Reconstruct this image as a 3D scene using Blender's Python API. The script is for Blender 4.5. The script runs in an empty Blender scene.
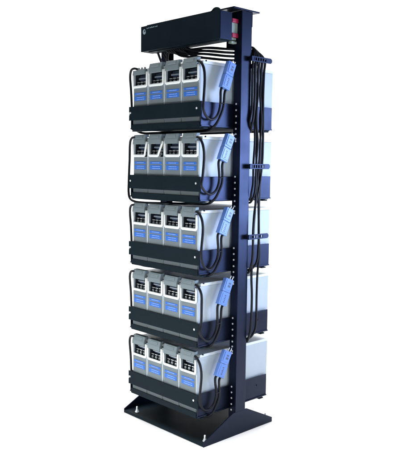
import bpy, bmesh, math, random
from mathutils import Vector, Matrix
random.seed(7)
S = bpy.context.scene
COL = S.collection

# ------------------------------------------------------------------ camera
cam_d = bpy.data.cameras.new("camera")
cam = bpy.data.objects.new("camera", cam_d); COL.objects.link(cam)
cam_d.sensor_fit = 'HORIZONTAL'; cam_d.sensor_width = 36.0
cam_d.lens = 680.942 / 400.0 * 36.0
cam_d.clip_start = .05; cam_d.clip_end = 500
_r = Vector((0.688975, 0.724693, 0.011557)); _u = Vector((-0.076339, 0.056701, 0.995468)); _f = Vector((-0.720754, 0.686735, -0.094388))
m = Matrix((( _r.x, _u.x, -_f.x, 2.828923), (_r.y, _u.y, -_f.y, -2.180891), (_r.z, _u.z, -_f.z, 1.346036), (0, 0, 0, 1)))
cam.matrix_world = m
S.camera = cam

# ------------------------------------------------------------------ world, lamps, exposure
w = bpy.data.worlds.new("World"); S.world = w; w.use_nodes = True
bg = w.node_tree.nodes["Background"]
bg.inputs[0].default_value = (.80, .90, 1.0, 1); bg.inputs[1].default_value = .16

def area(name, loc, target, size, size_y, power, color=(1, 1, 1), spread=180):
    d = bpy.data.lights.new(name, 'AREA'); d.shape = 'RECTANGLE'
    d.size = size; d.size_y = size_y; d.energy = power; d.color = color; d.spread = math.radians(spread)
    o = bpy.data.objects.new(name, d); COL.objects.link(o)
    o.location = loc
    o.rotation_euler = (Vector(target) - Vector(loc)).to_track_quat('-Z', 'Y').to_euler()
    return o
o = area("overhead_fill", (-2.85, 2.3, 5.4), (-2.85, 2.3, 0), 6.3, 6.0, 800, (1.0, .99, .98))  # added unseen light that clips the sweep to white
o.rotation_euler = (0, 0, math.radians(46.4))
area("side_softbox", (3.2, 2.75, 1.38), (.5, .2, 1.36), 2.3, 1.45, 22.5, (.49, .63, 1.0), 40)
area("right_fill", (3.6, -.2, 1.0), (.5, .2, 1.0), 1.0, 1.0, 4.6, (.78, .88, 1.0), 60)  # added unseen fill, brightens the near battery sides
area("front_low_softbox", (.0, -1.75, .30), (.3, .0, .40), 1.1, .4, 20.5, (.93, .99, 1.0))
area("floor_fill", (1.35, -1.40, 4.6), (1.35, -1.40, 0), 2.6, 2.2, 48, (1.0, .99, .98), 34)  # added unseen fill, whitens only the floor in front of the base
area("floor_fill", (1.8, .6, 4.6), (1.8, .6, 0), 1.5, 2.0, 22, (1.0, .99, .98), 28)  # second added fill, lifts the rack's shadow off the floor at right

vs = S.view_settings
S.display_settings.display_device = 'sRGB'
vs.view_transform = 'Standard'; vs.look = 'None'; vs.exposure = 0; vs.gamma = 1; vs.use_curve_mapping = False

# ------------------------------------------------------------------ materials
def mat(name, rgb, rough=.5, spec=.4, metal=0.0, var=.12, bump=.0, scale=60.0, rvar=.1, tint=None):
    M = bpy.data.materials.new(name); M.use_nodes = True
    nt = M.node_tree; b = nt.nodes["Principled BSDF"]
    tc = nt.nodes.new("ShaderNodeTexCoord")
    n = nt.nodes.new("ShaderNodeTexNoise"); n.inputs["Scale"].default_value = scale / 6; n.inputs["Detail"].default_value = 5
    oi = nt.nodes.new("ShaderNodeObjectInfo"); sh = nt.nodes.new("ShaderNodeVectorMath"); sh.operation = 'MULTIPLY_ADD'
    nt.links.new(oi.outputs["Random"], sh.inputs[0]); sh.inputs[1].default_value = (37, 61, 23)
    nt.links.new(tc.outputs["Object"], sh.inputs[2]); nt.links.new(sh.outputs[0], n.inputs["Vector"])
    mr = nt.nodes.new("ShaderNodeMapRange"); mr.inputs[3].default_value = 1 - var; mr.inputs[4].default_value = 1 + var
    nt.links.new(n.outputs["Fac"], mr.inputs[0])
    mx = nt.nodes.new("ShaderNodeVectorMath"); mx.operation = 'SCALE'; mx.inputs[0].default_value = rgb
    nt.links.new(mr.outputs[0], mx.inputs["Scale"]); nt.links.new(mx.outputs[0], b.inputs["Base Color"])
    rr = nt.nodes.new("ShaderNodeMapRange"); rr.inputs[3].default_value = max(.02, rough - rvar); rr.inputs[4].default_value = min(1, rough + rvar)
    nt.links.new(n.outputs["Fac"], rr.inputs[0]); nt.links.new(rr.outputs[0], b.inputs["Roughness"])
    b.inputs["Metallic"].default_value = metal
    b.inputs["Specular IOR Level"].default_value = spec
    if tint: b.inputs["Specular Tint"].default_value = (*tint, 1)
    if bump:
        f = nt.nodes.new("ShaderNodeTexNoise"); f.inputs["Scale"].default_value = scale * 9; f.inputs["Detail"].default_value = 2
        nt.links.new(tc.outputs["Object"], f.inputs["Vector"])
        bp = nt.nodes.new("ShaderNodeBump"); bp.inputs["Strength"].default_value = bump; bp.inputs["Distance"].default_value = .001
        nt.links.new(f.outputs["Fac"], bp.inputs["Height"]); nt.links.new(bp.outputs[0], b.inputs["Normal"])
    return M
M_FLOOR = mat("white_paper", (.93, .93, .93), .9, .0, var=.0)
M_RACK = mat("black_powder_coat", (.0022, .0036, .008), .35, .26, bump=.25, scale=60, tint=(.32, .46, 1.0))
M_STRAP = mat("black_strap_paint", (.006, .0125, .018), .5, .05, var=.2, bump=.2)
M_CASE = mat("light_grey_case", (.40, .455, .495), .45, .35, var=.05, bump=.15)
M_PANEL = mat("mid_grey_panel", (.15, .18, .195), .5, .25, var=.05, bump=.15)
M_COVER = mat("grey_cover", (.150, .188, .203), .45, .28, var=.06, bump=.15)
M_SHADE = mat("dark_grey_strap_shade", (.085, .105, .112), .5, .2, var=.08)  # strap's shade painted as a darker grey
M_LID = mat("pale_lid", (.66, .70, .72), .45, .35, var=.04)
M_HANDLE = mat("white_handle", (.80, .83, .82), .4, .35, var=.03)
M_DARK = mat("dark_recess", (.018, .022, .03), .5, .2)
M_TERM = mat("terminal_block", (.05, .075, .13), .4, .4, var=.2)
M_LEAD = mat("terminal_metal", (.55, .58, .58), .35, .5, metal=.6)
M_YEL = mat("yellow_seal", (.45, .36, .10), .5, .3)
M_BLUE = mat("label_blue", (.035, .145, .54), .45, .2, var=.08)
M_DASH = mat("label_print", (.34, .47, .80), .5, .2)
M_CONN = mat("connector_blue", (.10, .20, .52), .35, .4, var=.05, bump=.1)
M_CONNP = mat("connector_face", (.22, .34, .84), .4, .4, var=.06)
M_CABLE = mat("cable_rubber", (.004, .005, .008), .40, .16, var=.2)
M_ZINC = mat("zinc", (.82, .84, .86), .35, .6, metal=.35)
M_RED = mat("red_block", (.30, .010, .04), .4, .25)
M_WHITE = mat("white_block", (.26, .32, .28), .5, .2)
M_PINK = mat("pale_print", (.75, .45, .50), .5, .2)
M_LOGO = mat("logo_print", (.32, .40, .46), .5, .2)

# ------------------------------------------------------------------ mesh helpers
def box(bm, x0, x1, y0, y1, z0, z1, bev=0.0, seg=2, mi=0):
    t = bmesh.new()
    v = [t.verts.new(p) for p in ((x0, y0, z0), (x1, y0, z0), (x1, y1, z0), (x0, y1, z0), (x0, y0, z1), (x1, y0, z1), (x1, y1, z1), (x0, y1, z1))]
    for q in ((3, 2, 1, 0), (4, 5, 6, 7), (0, 1, 5, 4), (1, 2, 6, 5), (2, 3, 7, 6), (3, 0, 4, 7)):
        t.faces.new([v[i] for i in q])
    if bev: bmesh.ops.bevel(t, geom=t.edges[:], offset=bev, segments=seg, affect='EDGES', profile=.6)
    merge(bm, t, mi)
def merge(bm, t, mi=0, mx=None):
    if mx is not None: t.transform(mx)
    for f in t.faces: f.material_index = mi
    me = bpy.data.meshes.new("tmp"); t.to_mesh(me); t.free(); bm.from_mesh(me); bpy.data.meshes.remove(me)
def prism(bm, pts, axis, a, b, bev=0.0, mi=0):
    """polygon pts (2-D) extruded along axis from a to b; pts are the other two coordinates in x,y,z order"""
    t = bmesh.new()
    def P(p, h):
        return {0: (h, p[0], p[1]), 1: (p[0], h, p[1]), 2: (p[0], p[1], h)}[axis]
    A = [t.verts.new(P(p, a)) for p in pts]; B = [t.verts.new(P(p, b)) for p in pts]
    n = len(pts)
    t.faces.new(A); t.faces.new(B[::-1])
    for i in range(n): t.faces.new((A[i], B[i], B[(i + 1) % n], A[(i + 1) % n]))
    bmesh.ops.recalc_face_normals(t, faces=t.faces[:])
    if bev: bmesh.ops.bevel(t, geom=t.edges[:], offset=bev, segments=2, affect='EDGES', profile=.6)
    merge(bm, t, mi)
def cyl(bm, c, d, r, h, n=16, bev=0.0, mi=0):
    t = bmesh.new()
    bmesh.ops.create_cone(t, cap_ends=True, segments=n, radius1=r, radius2=r, depth=h)
    if bev: bmesh.ops.bevel(t, geom=[e for e in t.edges if len(e.link_faces) == 2 and abs(e.calc_face_angle(0)) > 1], offset=bev, segments=2, affect='EDGES')
    mx = Matrix.Translation(c) @ Vector(d).to_track_quat('Z', 'Y').to_matrix().to_4x4()
    merge(bm, t, mi, mx)
def smooth_path(pts, n=8):
    P = [Vector(p) for p in pts]; P = [P[0] * 2 - P[1]] + P + [P[-1] * 2 - P[-2]]
    out = []
    for i in range(1, len(P) - 2):
        a, b, c, d = P[i - 1:i + 3]
        for k in range(n):
            t = k / n
            out.append(.5 * ((2 * b) + (c - a) * t + (2 * a - 5 * b + 4 * c - d) * t * t + (3 * b - a - 3 * c + d) * t ** 3))
    out.append(P[-2]); return out
def tube(bm, path, r, n=10, ry=None):
    ry = ry or r
    T = []
    for i in range(len(path)):
        T.append((path[min(i + 1, len(path) - 1)] - path[max(i - 1, 0)]).normalized())
    up = Vector((0, 1, 0)) if abs(T[0].y) < .9 else Vector((1, 0, 0))
    N = (up - T[0] * up.dot(T[0])).normalized()
    rings = []
    for i, p in enumerate(path):
        N = (N - T[i] * N.dot(T[i])).normalized(); B = T[i].cross(N)
        rings.append([bm.verts.new(p + N * math.cos(2 * math.pi * k / n) * ry + B * math.sin(2 * math.pi * k / n) * r) for k in range(n)])
    for a, b in zip(rings, rings[1:]):
        for k in range(n):
            f = bm.faces.new((a[k], a[(k + 1) % n], b[(k + 1) % n], b[k])); f.smooth = True
    bm.faces.new(rings[0][::-1]); bm.faces.new(rings[-1])
def obj(name, bm, mats, parent=None, loc=(0, 0, 0)):
    me = bpy.data.meshes.new(name)
    bmesh.ops.recalc_face_normals(bm, faces=bm.faces[:])
    bm.to_mesh(me); bm.free()
    for mm in (mats if isinstance(mats, (list, tuple)) else [mats]): me.materials.append(mm)
    o = bpy.data.objects.new(name, me); COL.objects.link(o); o.location = loc
    if parent: o.parent = parent
    return o
def thing(name, label, cat, loc=(0, 0, 0), group=None):
    o = bpy.data.objects.new(name, None); COL.objects.link(o); o.location = loc
    tag(o, label, cat, group); return o
def tag(o, label, cat, group=None):
    o['label'] = label; o['category'] = cat
    if group: o['group'] = group
def dup(root, loc):
    r = root.copy(); COL.objects.link(r); r.location = loc
    for ch in list(root.children):
        c = ch.copy(); COL.objects.link(c); c.parent = r
        for g in list(ch.children):
            d = g.copy(); COL.objects.link(d); d.parent = c
    return r
BM = bmesh.new

# ------------------------------------------------------------------ setting: white studio sweep
bm = BM()
c0 = Vector((.27, .25, 0)); d = Vector((-.724, .690, 0)); s = Vector((.690, .724, 0))
prof = [(-14, 0), (2.6, 0)]
for k in range(1, 13):
    a = k / 12 * math.pi / 2; prof.append((2.6 + 2.4 * math.sin(a), 2.4 - 2.4 * math.cos(a)))
prof.append((5.0, 8.0))
rows = []
for t, z in prof: rows.append([bm.verts.new(c0 + d * t + s * q + Vector((0, 0, z))) for q in (-14, 14)])
for a, b in zip(rows, rows[1:]):
    f = bm.faces.new((a[0], a[1], b[1], b[0])); f.smooth = True
o = obj("studio_floor", bm, M_FLOOR); o['kind'] = 'structure'

# ------------------------------------------------------------------ the rack
NR, PITCH, Z1 = 5, .3476, 1.634           # strap top of the uppermost shelf
ZS = [Z1 - k * PITCH for k in range(NR)]
rack = thing("battery_rack", "tall black steel rack with two posts, five shelves and a wide foot", "rack", (.27, .25, 0))
OFF = (-.27, -.25, 0)
def rp(name, bm, mt): return obj(name, bm, mt, rack, OFF)

bm = BM(); box(bm, -.036, .5755, .0, .50, .001, .016, .003); rp("base_plate", bm, M_STRAP)
gus = [(0, .0), (.0, .022), (.196, .116), (.206, .119), (.300, .119), (.309, .116), (.4995, .024), (.4995, .0)]
for x0 in (.576, -.042):
    bm = BM(); prism(bm, gus, 0, x0, x0 + .006, .0012); rp("foot", bm, M_RACK)
for x, y in ((.038, .027), (.560, .029), (.038, .47), (.560, .47)):
    bm = BM(); cyl(bm, (x, y, .019), (0, 0, 1), .011, .004, 16, .001); cyl(bm, (x, y, .025), (0, 0, 1), .008, .008, 6, .001); cyl(bm, (x, y, .037), (0, 0, 1), .0045, .022, 12, .001)
    rp("anchor_bolt", bm, M_ZINC)
# posts: U channels, open towards the shelves
POST_T = 2.068
bm = BM()
box(bm, .576, .582, .218, .288, .119, POST_T, .0015)
box(bm, .534, .5758, .2183, .2225, .017, POST_T, .001); box(bm, .534, .5758, .2835, .2877, .017, POST_T, .001)
box(bm, .5755, .5815, .2884, .2925, 2.0, POST_T, .001); box(bm, .480, .5338, .2186, .2222, 1.895, POST_T, .0008)
post = rp("post", bm, M_RACK)
bm = BM()
box(bm, -.042, -.036, .250, .300, .119, POST_T, .0015)
box(bm, -.0358, .004, .2503, .2545, .017, POST_T, .001); box(bm, -.0358, .004, .2957, .2997, .017, POST_T, .001)
rp("post", bm, M_RACK)
bm = BM(); box(bm, -.05, .59, .154, .333, 2.0685, 2.0755, .001); rp("top_plate", bm, M_RACK)
first = None
for k in range(NR):
    for dz in (0, -.029, -.058, -.089, -.118, -.143, -.166, -.177):
        if k == NR - 1 and dz < -.12: continue
        z = ZS[k] + dz
        if first is None:
            bm = BM(); cyl(bm, (0, 0, 0), (0, -1, 0), .0047, .003, 12, .0008); first = obj("screw", bm, M_ZINC, post); c = first
        else:
            c = first.copy(); COL.objects.link(c); c.parent = post
        c.location = (.5535, .2166, z)

# shelves (shelf > retaining strap, side panels, rivets)
def make_shelf(z):
    bm = BM()
    box(bm, .012, .5245, .006, .498, -.118, -.1045, .001)             # pan
    prism(bm, [(.004, -.119), (.004, -.0915), (.0075, -.0915), (.0075, -.1155), (.03, -.1195)], 0, .018, .522)
    box(bm, .0, .534, .02, .05, -.125, -.1185, .001); box(bm, .0, .534, .45, .48, -.125, -.1185, .001)
    sh = obj("shelf", bm, M_STRAP, rack, (-.27, -.25, z))
    bm = BM()                                                           # strap with bent, slotted end flanges
    box(bm, .0065, .5335, .0, .0035, -.070, .0, .0008)
    for xa in (.0, .5337):
        box(bm, xa, xa + .0063, -.001, .0035, -.028, .0005, .0008); box(bm, xa, xa + .0063, -.001, .0035, -.0705, -.042, .0008)
        box(bm, xa + .003, xa + .0055, .0, .0033, -.043, -.027)
    obj("front_strap", bm, M_STRAP, sh)
    for xa in (.5275, .0085):
        bm = BM(); box(bm, xa, xa + .005, .0045, .504, -.110, .0, .0008); box(bm, xa + (.0051 if xa > .3 else -.0041), xa + (.0091 if xa > .3 else -.0001), .0045, .504, -.114, -.1075, .0008)
        obj("side_panel", bm, M_RACK, sh)
    for x in (.5085, .012):
        bm = BM(); cyl(bm, (x, -.001, -.031), (0, -1, 0), .0052, .003, 14, .001); obj("rivet", bm, M_ZINC, sh)
    bm = BM(); cyl(bm, (.5335, .43, -.045), (1, 0, 0), .0045, .003, 12, .001); obj("rivet", bm, M_RACK, sh)
    return sh
sh0 = make_shelf(ZS[0])
for k in range(1, NR):
    c = sh0.copy(); COL.objects.link(c); c.parent = rack; c.location = (-.27, -.25, ZS[k])
    for g in list(sh0.children):
        e = g.copy(); COL.objects.link(e); e.parent = c

# lacing bars that hold the cables behind the post
for z in (1.849, 1.337, .993):
    bm = BM()
    y0, y1, h = .262, .408, .0125
    zt = z + h; zb = z - h
    box(bm, .604, .610, y0, y1 - .01, zt - .006, zt, .0012); box(bm, .604, .610, y0, y1 - .01, zb, zb + .006, .0012)
    ys = [y0, .280, .297, .314, .331, .348, .365]
    for q, y in enumerate(ys): box(bm, .6042, .6098, y, y + (.006 if q else .014), zb + .0058, zt - .0058)
    prism(bm, [(.371, zb + .0003), (.400, zb + .0003), (.408, zb + .008), (.408, zt - .008), (.400, zt - .0003), (.371, zt - .0003)], 0, .6041, .6099)
    box(bm, .5825, .6045, .258, .276, zb + .003, zt - .003, .001)
    rp("lacing_bar", bm, M_RACK)

# ------------------------------------------------------------------ distribution box on top
dbox = thing("distribution_box", "long black metal box with white logo, mounted across the rack top", "electrical box", (.272, .13, 1.924))
DO = (-.272, -.13, -1.924)
bm = BM(); box(bm, -.018, .562, .09, .170, 1.924, 2.053, .002)
box(bm, .028, .545, .104, .160, 1.919, 1.9245, .001)
obj("body", bm, M_STRAP, dbox, DO)
bm = BM(); box(bm, .5625, .5645, .0915, .1685, 1.9255, 2.0515, .0008); obj("end_panel", bm, M_RACK, dbox, DO)
bm = BM(); prism(bm, [(.475 + .085, 2.0535)] + [(.53 + .027 * math.cos(a), 2.054 + .016 * math.sin(a)) for a in [i * math.pi / 12 for i in range(13)]] + [(.487, 2.0535)], 1, .093, .100, .001); obj("lifting_tab", bm, M_STRAP, dbox, DO)
bm = BM()                                                              # swirl emblem
def arc_band(bm, cx, cz, r0, r1, a0, a1, y, n=20, taper=False):
    for i in range(n):
        q = []
        for a_, e in ((a0 + (a1 - a0) * i / n, i / n), (a0 + (a1 - a0) * (i + 1) / n, (i + 1) / n)):
            wd = (r1 - r0) * (math.sin(math.pi * min(1, .15 + .85 * e)) * .9 + .25 if taper else 1)
            rm = (r0 + r1) / 2
            q.append(((rm - wd / 2), (rm + wd / 2), a_))
        P = lambda r, a_, yy: bm.verts.new((cx + r * math.cos(a_) * .9, yy, cz + r * math.sin(a_)))
        f = [P(q[0][0], q[0][2], y), P(q[0][1], q[0][2], y), P(q[1][1], q[1][2], y), P(q[1][0], q[1][2], y)]
        g = [bm.verts.new((v.co.x, y + .0012, v.co.z)) for v in f]
        bm.faces.new(f)
        for k in range(4): bm.faces.new((f[k], g[k], g[(k + 1) % 4], f[(k + 1) % 4]))
arc_band(bm, .012, 2.024, .0065, .0135, math.radians(60), math.radians(400), .0889, 26, True)
arc_band(bm, .014, 2.024, .002, .0055, math.radians(150), math.radians(330), .0889, 14, True)
obj("logo", bm, M_LOGO, dbox, DO)
bm = BM(); x = .030
for i, (wd, hh) in enumerate([(.006, .005), (.005, .004), (.006, .004), (.005, .005), (.004, .004), (.006, .005), (.005, .004), (.003, .005), (.006, .004), (.005, .005), (.005, .004), (.006, .004)]):
    if i in (3, 9): x += .004
    for dx, za, zb, wx in ((0, 0, hh, .0016), (wd - .002, 0, hh * .8, .0014), (0, hh * .5 * (i % 3), hh * .5 * (i % 3) + .0013, wd - .001)):
        box(bm, x + dx, x + dx + wx, .0889, .0899, 2.0365 + za, 2.0365 + zb)
    x += wd + .0015
obj("lettering", bm, M_LOGO, dbox, DO)
# breaker block between box and post
brk = thing("terminal_block", "white terminal block with red bands between black box and post", "terminal block", (.545, .196, 1.93))
BO = (-.545, -.196, -1.93)
bm = BM(); box(bm, .512, .5545, .1765, .217, 1.962, 2.010, .001); obj("body", bm, M_WHITE, brk, BO)
for z in (2.0105, 1.943):
    bm = BM(); box(bm, .508, .561, .1755, .217, z, z + .019, .003); b = obj("red_cap", bm, M_RED, brk, BO)
    bm = BM(); x = .514
    for wd in (.006, .004, .008, .005, .004, .007): box(bm, x, x + wd - .0015, .1749, .1757, z + .006 + .002 * (x * 500 % 2), z + .012); x += wd
    obj("print", bm, M_PINK, b)
bm = BM(); box(bm, .515, .548, .1785, .215, 1.932, 1.9425, .001); box(bm, .530, .552, .18, .215, 1.915, 1.926, .002); obj("stud", bm, M_WHITE, brk, BO)

# ------------------------------------------------------------------ batteries
# local origin: bottom front left corner, z = 0 on the shelf pan (strap top is local z .104)
ZB = -.104
def handle_mesh(skew=0.0):
    bm = BM()
    xl, xr, zb, zt = .0085, .1165, .202, .272
    pts = [(xl, .0055, zt), (xl, .0055, zb + .012)]
    for k in range(1, 6):
        a = k / 6 * math.pi / 2; pts.append((xl + .011 * (1 - math.cos(a)), .0055, zb + .011 - .011 * math.sin(a)))
    xr2 = xr - skew
    for k in range(0, 7):
        a = k / 6 * math.pi / 2; pts.append((xr2 - .011 + .011 * math.sin(a), .0055, zb + .011 - .011 * math.cos(a)))
    for k in range(1, 5): pts.append((xr2 + skew * k / 4, .0055, zb + .012 + (zt - zb - .012) * k / 4))
    tube(bm, [Vector(p) for p in pts], .0067, 10, ry=.0042)
    return bm
def make_battery(label):
    r = thing("battery", label, "battery", (0, 0, 0), "batteries in rows on the rack shelves")
    bm = BM(); wdt = .1228; x0 = .0020
    for xa, xb in ((x0, .0135), (.1115, wdt)): box(bm, xa, xb, .012, .520, .0, .278, .0018)
    prism(bm, [(.0125, .0005), (.0125, .196), (.066, .196), (.066, .2778), (.5195, .2778), (.5195, .0005)], 0, .0133, .1117)
    obj("case", bm, M_CASE, r)
    bm = BM(); box(bm, x0, wdt + .0014, .0285, .523, .2783, .293, .0025)
    obj("lid", bm, M_LID, r)
    bm = BM(); box(bm, .0062, .1128, .0105, .0118, .004, .192, .0004)
    obj("front_panel", bm, M_PANEL, r)
    bm = BM(); box(bm, .0030, .1218, .0085, .0104, .003, .036, .0004); obj("shade_plate", bm, M_SHADE, r)  # added plate, carries the shade below the strap in its colour
    bm = BM()
    for i, (za, zb) in enumerate(((.1605, .1725), (.1325, .1545))):
        box(bm, .014, .104, .0094, .0099, za, zb)
    lb = obj("label", bm, M_BLUE, r)
    bm = BM(); rnd = random.Random(3)
    for zc in (.1665, .1485, .1385):
        x = .030 + rnd.random() * .006
        for q in range(rnd.randint(5, 7)):
            wd = .004 + rnd.random() * .006; box(bm, x, x + wd, .0089, .0093, zc - .0012, zc + .0014); x += wd + .002
            if x > .088: break
    obj("lettering", bm, M_DASH, lb)
    # terminal compartment
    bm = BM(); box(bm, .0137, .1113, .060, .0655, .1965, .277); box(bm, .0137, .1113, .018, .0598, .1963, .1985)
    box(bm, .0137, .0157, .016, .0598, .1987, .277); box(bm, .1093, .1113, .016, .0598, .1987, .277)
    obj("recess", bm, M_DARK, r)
    bm = BM(); box(bm, .022, .100, .040, .0595, .229, .262, .002); box(bm, .024, .086, .028, .0398, .2385, .250, .0015)
    for q in range(3): box(bm, .0175 + q * .028, .0335 + q * .028, .030, .0595, .199, .2135, .002)
    tb = obj("terminal", bm, M_TERM, r)
    bm = BM()
    for q, x in enumerate((.025, .053, .081)):
        cyl(bm, (x, .026, .2105), (0, -1, 0), .0085, .008, 14, .0015); box(bm, x - .010, x + .010, .024, .0305, .2235, .2285, .001)
        box(bm, x - .007, x + .007, .014, .021, .1988, .2035, .0012)
    box(bm, .026, .084, .0255, .0279, .2425, .2455, .0005)
    obj("bolt", bm, M_LEAD, tb)
    bm = BM(); box(bm, .091, .097, .026, .0395, .236, .262, .001); obj("seal", bm, M_YEL, tb)
    obj("handle", handle_mesh(), M_HANDLE, r)
    # terminal cover: upright lower face, sloping upper face with a raised pad
    bm = BM()
    prism(bm, [(-.004, .260), (-.004, .281), (.0045, .308), (.026, .3095), (.026, .2955), (.0145, .2945), (.0145, .277), (.004, .260)], 0, .0145, .1105, .002)
    cv = obj("terminal_cover", bm, M_COVER, r)
    bm = BM()
    for xa, xb, o_, p_ in ((.036, .092, .006, .003),):
        A = Vector((0, -.004, .281)); Bv = Vector((0, .0045, .308)); dn = (Bv - A).normalized(); nn = Vector((0, -dn.z, dn.y))
        q = [A + dn * .007 - nn * .001, A + dn * .024 - nn * .001, A + dn * .022 + nn * .0022, A + dn * .009 + nn * .0022]
        prism(bm, [(v.y, v.z) for v in q], 0, xa, xb, .0006)
    obj("grip", bm, M_COVER, cv)
    bm = BM(); cyl(bm, (.1255, .046, .292), (1, 0, .25), .0042, .005, 12, .001); obj("plug", bm, M_CABLE, r)
    bm = BM(); box(bm, .008, .118, .5205, .533, .199, .290, .003); obj("rear_cover", bm, M_LID, r)
    return r
ROWS = ["topmost shelf", "second shelf from the top", "middle shelf", "second shelf from the bottom", "lowest shelf"]
COLS = ["leftmost of the four grey batteries", "second grey battery from the left", "third grey battery from the left", "rightmost of the four grey batteries"]
proto = None; bats = {}
for k in range(NR):
    for i in range(4):
        loc = (.0205 + .125 * i + random.uniform(-.0006, .0006), random.uniform(-.0006, .0016), ZS[k] + ZB)
        lab = f"{COLS[i]} on the {ROWS[k]}"
        if proto is None: proto = make_battery(lab); proto.location = loc; b = proto
        else: b = dup(proto, loc)
        b.rotation_euler.z = random.uniform(-.003, .003)
        b['label'] = lab; bats[k, i] = b
def swap(b, part, bm, mt):
    for ch in b.children:
        if ch.name.split('.')[0] == part:
            me = bpy.data.meshes.new(part); bmesh.ops.recalc_face_normals(bm, faces=bm.faces[:]); bm.to_mesh(me); bm.free(); me.materials.append(mt); ch.data = me
swap(bats[1, 0], "handle", handle_mesh(.015), M_HANDLE); bats[1, 0]['label'] = "leftmost grey battery on the second shelf, its white handle hanging crooked"
swap(bats[1, 1], "handle", handle_mesh(.032), M_HANDLE); bats[1, 1]['label'] = "second grey battery on the second shelf, its white handle pulled sharply aside"

bm = BM(); prism(bm, [(-.004, .260), (-.004, .283), (.0145, .2865), (.0145, .277), (.004, .260)], 0, .0145, .1105, .002)
swap(bats[0, 0], "terminal_cover", bm, M_COVER); bats[0, 0]['label'] = "leftmost grey battery on the topmost shelf, its cover lower than the others"
cv = [c for c in bats[0, 0].children if c.name.startswith("terminal_cover")][0]
bm = BM()
for x in (.046, .070, .094): cyl(bm, (x, .012, .2915), (0, 0, 1), .0055, .012, 12, .0015); box(bm, x - .008, x + .006, .006, .020, .2855, .289, .001)
swap(cv, "grip", bm, M_LEAD)

# ------------------------------------------------------------------ blue connectors with their leads
CONN = [(.134, .124, 21), (.130, .136, 24), (.132, .136, 25), (.137, .142, 24), (.131, .136, 26)]
for k in range(NR):
    yc, zc, deg = CONN[k]; z0 = ZS[k]
    cy = yc + .006; cx = .567
    r = thing("battery_connector", f"blue plug connector with black leads hanging beside the {ROWS[k]}", "connector", (cx, cy, z0 + zc), "blue connectors hanging beside the shelves")
    rot = Matrix.Rotation(math.radians(-deg), 4, 'X') @ Matrix.Rotation(math.radians(random.uniform(-12, -4)), 4, 'Z')
    def cp(name, bm, mt, parent=None, rr=True):
        if rr: bm.transform(rot)
        return obj(name, bm, mt, parent or r)
    bm = BM(); box(bm, -.012, .014, -.0228, .0228, .001, .066, .002)
    box(bm, .0142, .0165, -.016, .016, .012, .060, .001); h1 = cp("housing", bm, M_CONN)
    bm = BM(); box(bm, -.0115, .0155, -.0242, .0242, -.066, -.0005, .002)
    box(bm, .0157, .0172, -.017, .017, -.058, -.008, .001); h2 = cp("housing", bm, M_CONN)
    bm = BM()
    for y, z, hy, hz in ((.004, .044, .006, .004), (.004, .030, .007, .005)): box(bm, .0166, .0172, y - hy, y + hy, z - hz, z + hz, .0002)
    cp("socket", bm, M_TERM, h1)
    bm = BM()
    for q in range(5): box(bm, .0173, .0179, -.004 + (q % 2) * .003, .004, -.052 + q * .008, -.047 + q * .008, .0002)
    cp("lettering", bm, M_TERM, h2)
    bm = BM()
    for y in (.006, .020):
        tube(bm, [rot @ Vector(p) for p in ((0, y, .064), (-.001, y + .002, .074), (-.004, y + .006, .082), (-.008, y + .008, .086))], .0022, 8)
    cp("pin", bm, M_ZINC, None, False)
    # leads in rack coordinates
    org = Vector((cx, cy, z0 + zc))
    def lead(pts, rad=.0062):
        bm = BM(); tube(bm, smooth_path([Vector((p[0], p[1], p[2] + (0 if len(p) > 3 else z0))) for p in pts], 7), rad, 10)
        bm.transform(Matrix.Translation(-org)); obj("cable", bm, M_CABLE, r)
    e1 = org + rot @ Vector((0, -.012, -.062)); e1b = org + rot @ Vector((0, -.012, -.085))
    e2 = org + rot @ Vector((0, .013, -.062)); e2b = org + rot @ Vector((0, .013, -.085))
    j = [random.uniform(-.006, .006) for _ in range(6)]
    lead([(.498, .012, .183), (.515, .006, .183), (.535, .003, .171), (.549, .006, .14), (.552, .010 + j[0], .09), (.552, .0 + j[1], .003), (.551, .002 + j[2], -.042), (.552, .028, -.076 + j[3]), (.553, .062, -.082 + j[3]), (.556, .092, -.056), (.562, .101, -.01), (e1b.x, e1b.y, e1b.z, 1), (e1.x, e1.y, e1.z, 1)])
    if k == 1:
        left = [(.062, .012, .186), (.035, .004, .192), (.010, .006, .183), (-.008, .012, .155), (-.016, .016, .075), (-.022, .016, -.02), (-.024, .016, -.09), (-.012, .016, -.124), (.030, .014, -.1385), (.10, .014, -.141), (.25, .018, -.137)]
    else:
        left = [(.062, .012, .186), (.035, .004, .192), (.008, .006, .183), (-.007, .012, .150), (-.006, .018, .075), (-.0045, .022, -.02), (-.0045, .028, -.09), (.0, .05, -.118), (.030, .07, -.132), (.10, .08, -.133), (.25, .08, -.133)]
    lead(left + [(.42, .08, -.133), (.51, .075, -.128), (.552, .078, -.107), (.560, .100, -.070), (.565, .118, -.02), (e2b.x, e2b.y, e2b.z, 1), (e2.x, e2.y, e2.z, 1)])

    bm = BM(); cz_ = z0 - .004 + .012 * j[4] / .006 * .5
    loop = [Vector((.5645 + .0085 * math.cos(a), .1105 + .0165 * math.sin(a), cz_ + .004 * math.sin(a))) - org for a in [i * math.pi / 8 for i in range(17)]]
    tube(bm, loop, .0016, 6); obj("cable_tie", bm, M_DARK, r)

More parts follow.
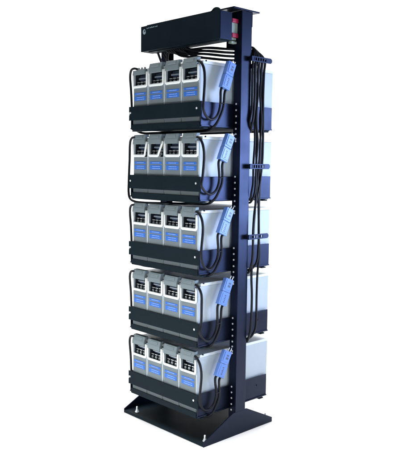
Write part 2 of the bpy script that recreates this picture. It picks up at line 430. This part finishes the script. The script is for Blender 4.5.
# ------------------------------------------------------------------ power cables: from the box, round the post and down
NB = ["top", "second", "middle", "fourth", "bottom"]
n = 0
rc = random.Random(11)
for k in range(NR):
    for q in range(2):
        xs = .13 + .016 * n; i2 = (n * 3 % 10) // 2; dq = .0025 * (n % 2)
        zend = ZS[k] + .235 - .014 * q
        lv = n % 4; zm = (1.907, 1.893, 1.878, 1.859)[lv]; ze = (1.896, 1.880, 1.863, 1.844)[lv]
        jx = .5915 + .0055 * (n % 2)
        top = .286 + .0112 * max(n - 2, 0)
        low = (.303 if q else .356) + .005 * (4 - k) * (1 if q else -.3)
        pts = [(xs, .135, 1.930), (xs + .014, .140, 1.915), (xs + .06, .148, (zm + 1.914) / 2 - .002), (.400, .156 + .0006 * n, zm), (.50, .200 + .0006 * n, ze), (.536, .258 + .001 * n, ze + .002), (.566, .300, ze + .012), (.586, .304 + .5 * (top - .286), 1.897 - .002 * n)]
        if k == 0:
            pts += [(jx, .318, 1.862), (jx, .315, 1.84 - .01 * q), (.575, .302, 1.825 - .012 * q), (.558, .270, 1.823 - .012 * q)]
        else:
            pts += [(jx, top + .004, 1.845), (jx, top, 1.79)]
            z = 1.68
            while z > zend + .15:
                t = max(0, min(1, (1.36 - z) / .36)); t = t * t * (3 - 2 * t)
                y = top * (1 - t) + low * t
                near = min(abs(z - b_) for b_ in (1.849, 1.337, .993))
                pts.append((jx + rc.uniform(-.002, .002), y + rc.uniform(-.007, .007) * min(1, near / .08), z)); z -= .11
            y = pts[-1][1]
            pts += [(jx, y - .002, zend + .085), (jx - .002, y - .010, zend + .035), (.582, .5 * (y + .29), zend + .006), (.574, .298, zend - .001), (.560, .272, zend - .004)]
        bm = BM(); tube(bm, smooth_path(pts, 8), .0057 + .0004 * (n % 3 == 0), 10)
        n += 1
        o = obj("power_cable", bm, M_CABLE)
        tag(o, f"black power cable, one of two running from the box to the {NB[k]} shelf", "cable", "black power cables behind the right post")
# short leads hanging at the left under the box
for a, bz, c in (((.075, .15, 1.93), (.10, .20, 1.86), (.14, .26, 1.83)), ((.135, .15, 1.93), (.10, .17, 1.885), (.07, .20, 1.84)), ((.055, .14, 1.93), (.05, .17, 1.88), (.045, .2, 1.838))):
    bm = BM(); tube(bm, smooth_path([a, bz, c], 8), .0062, 10); o = obj("power_cable", bm, M_CABLE)
    tag(o, "short black cable dropping from the left underside of the black box", "cable", "short black cables under the box")
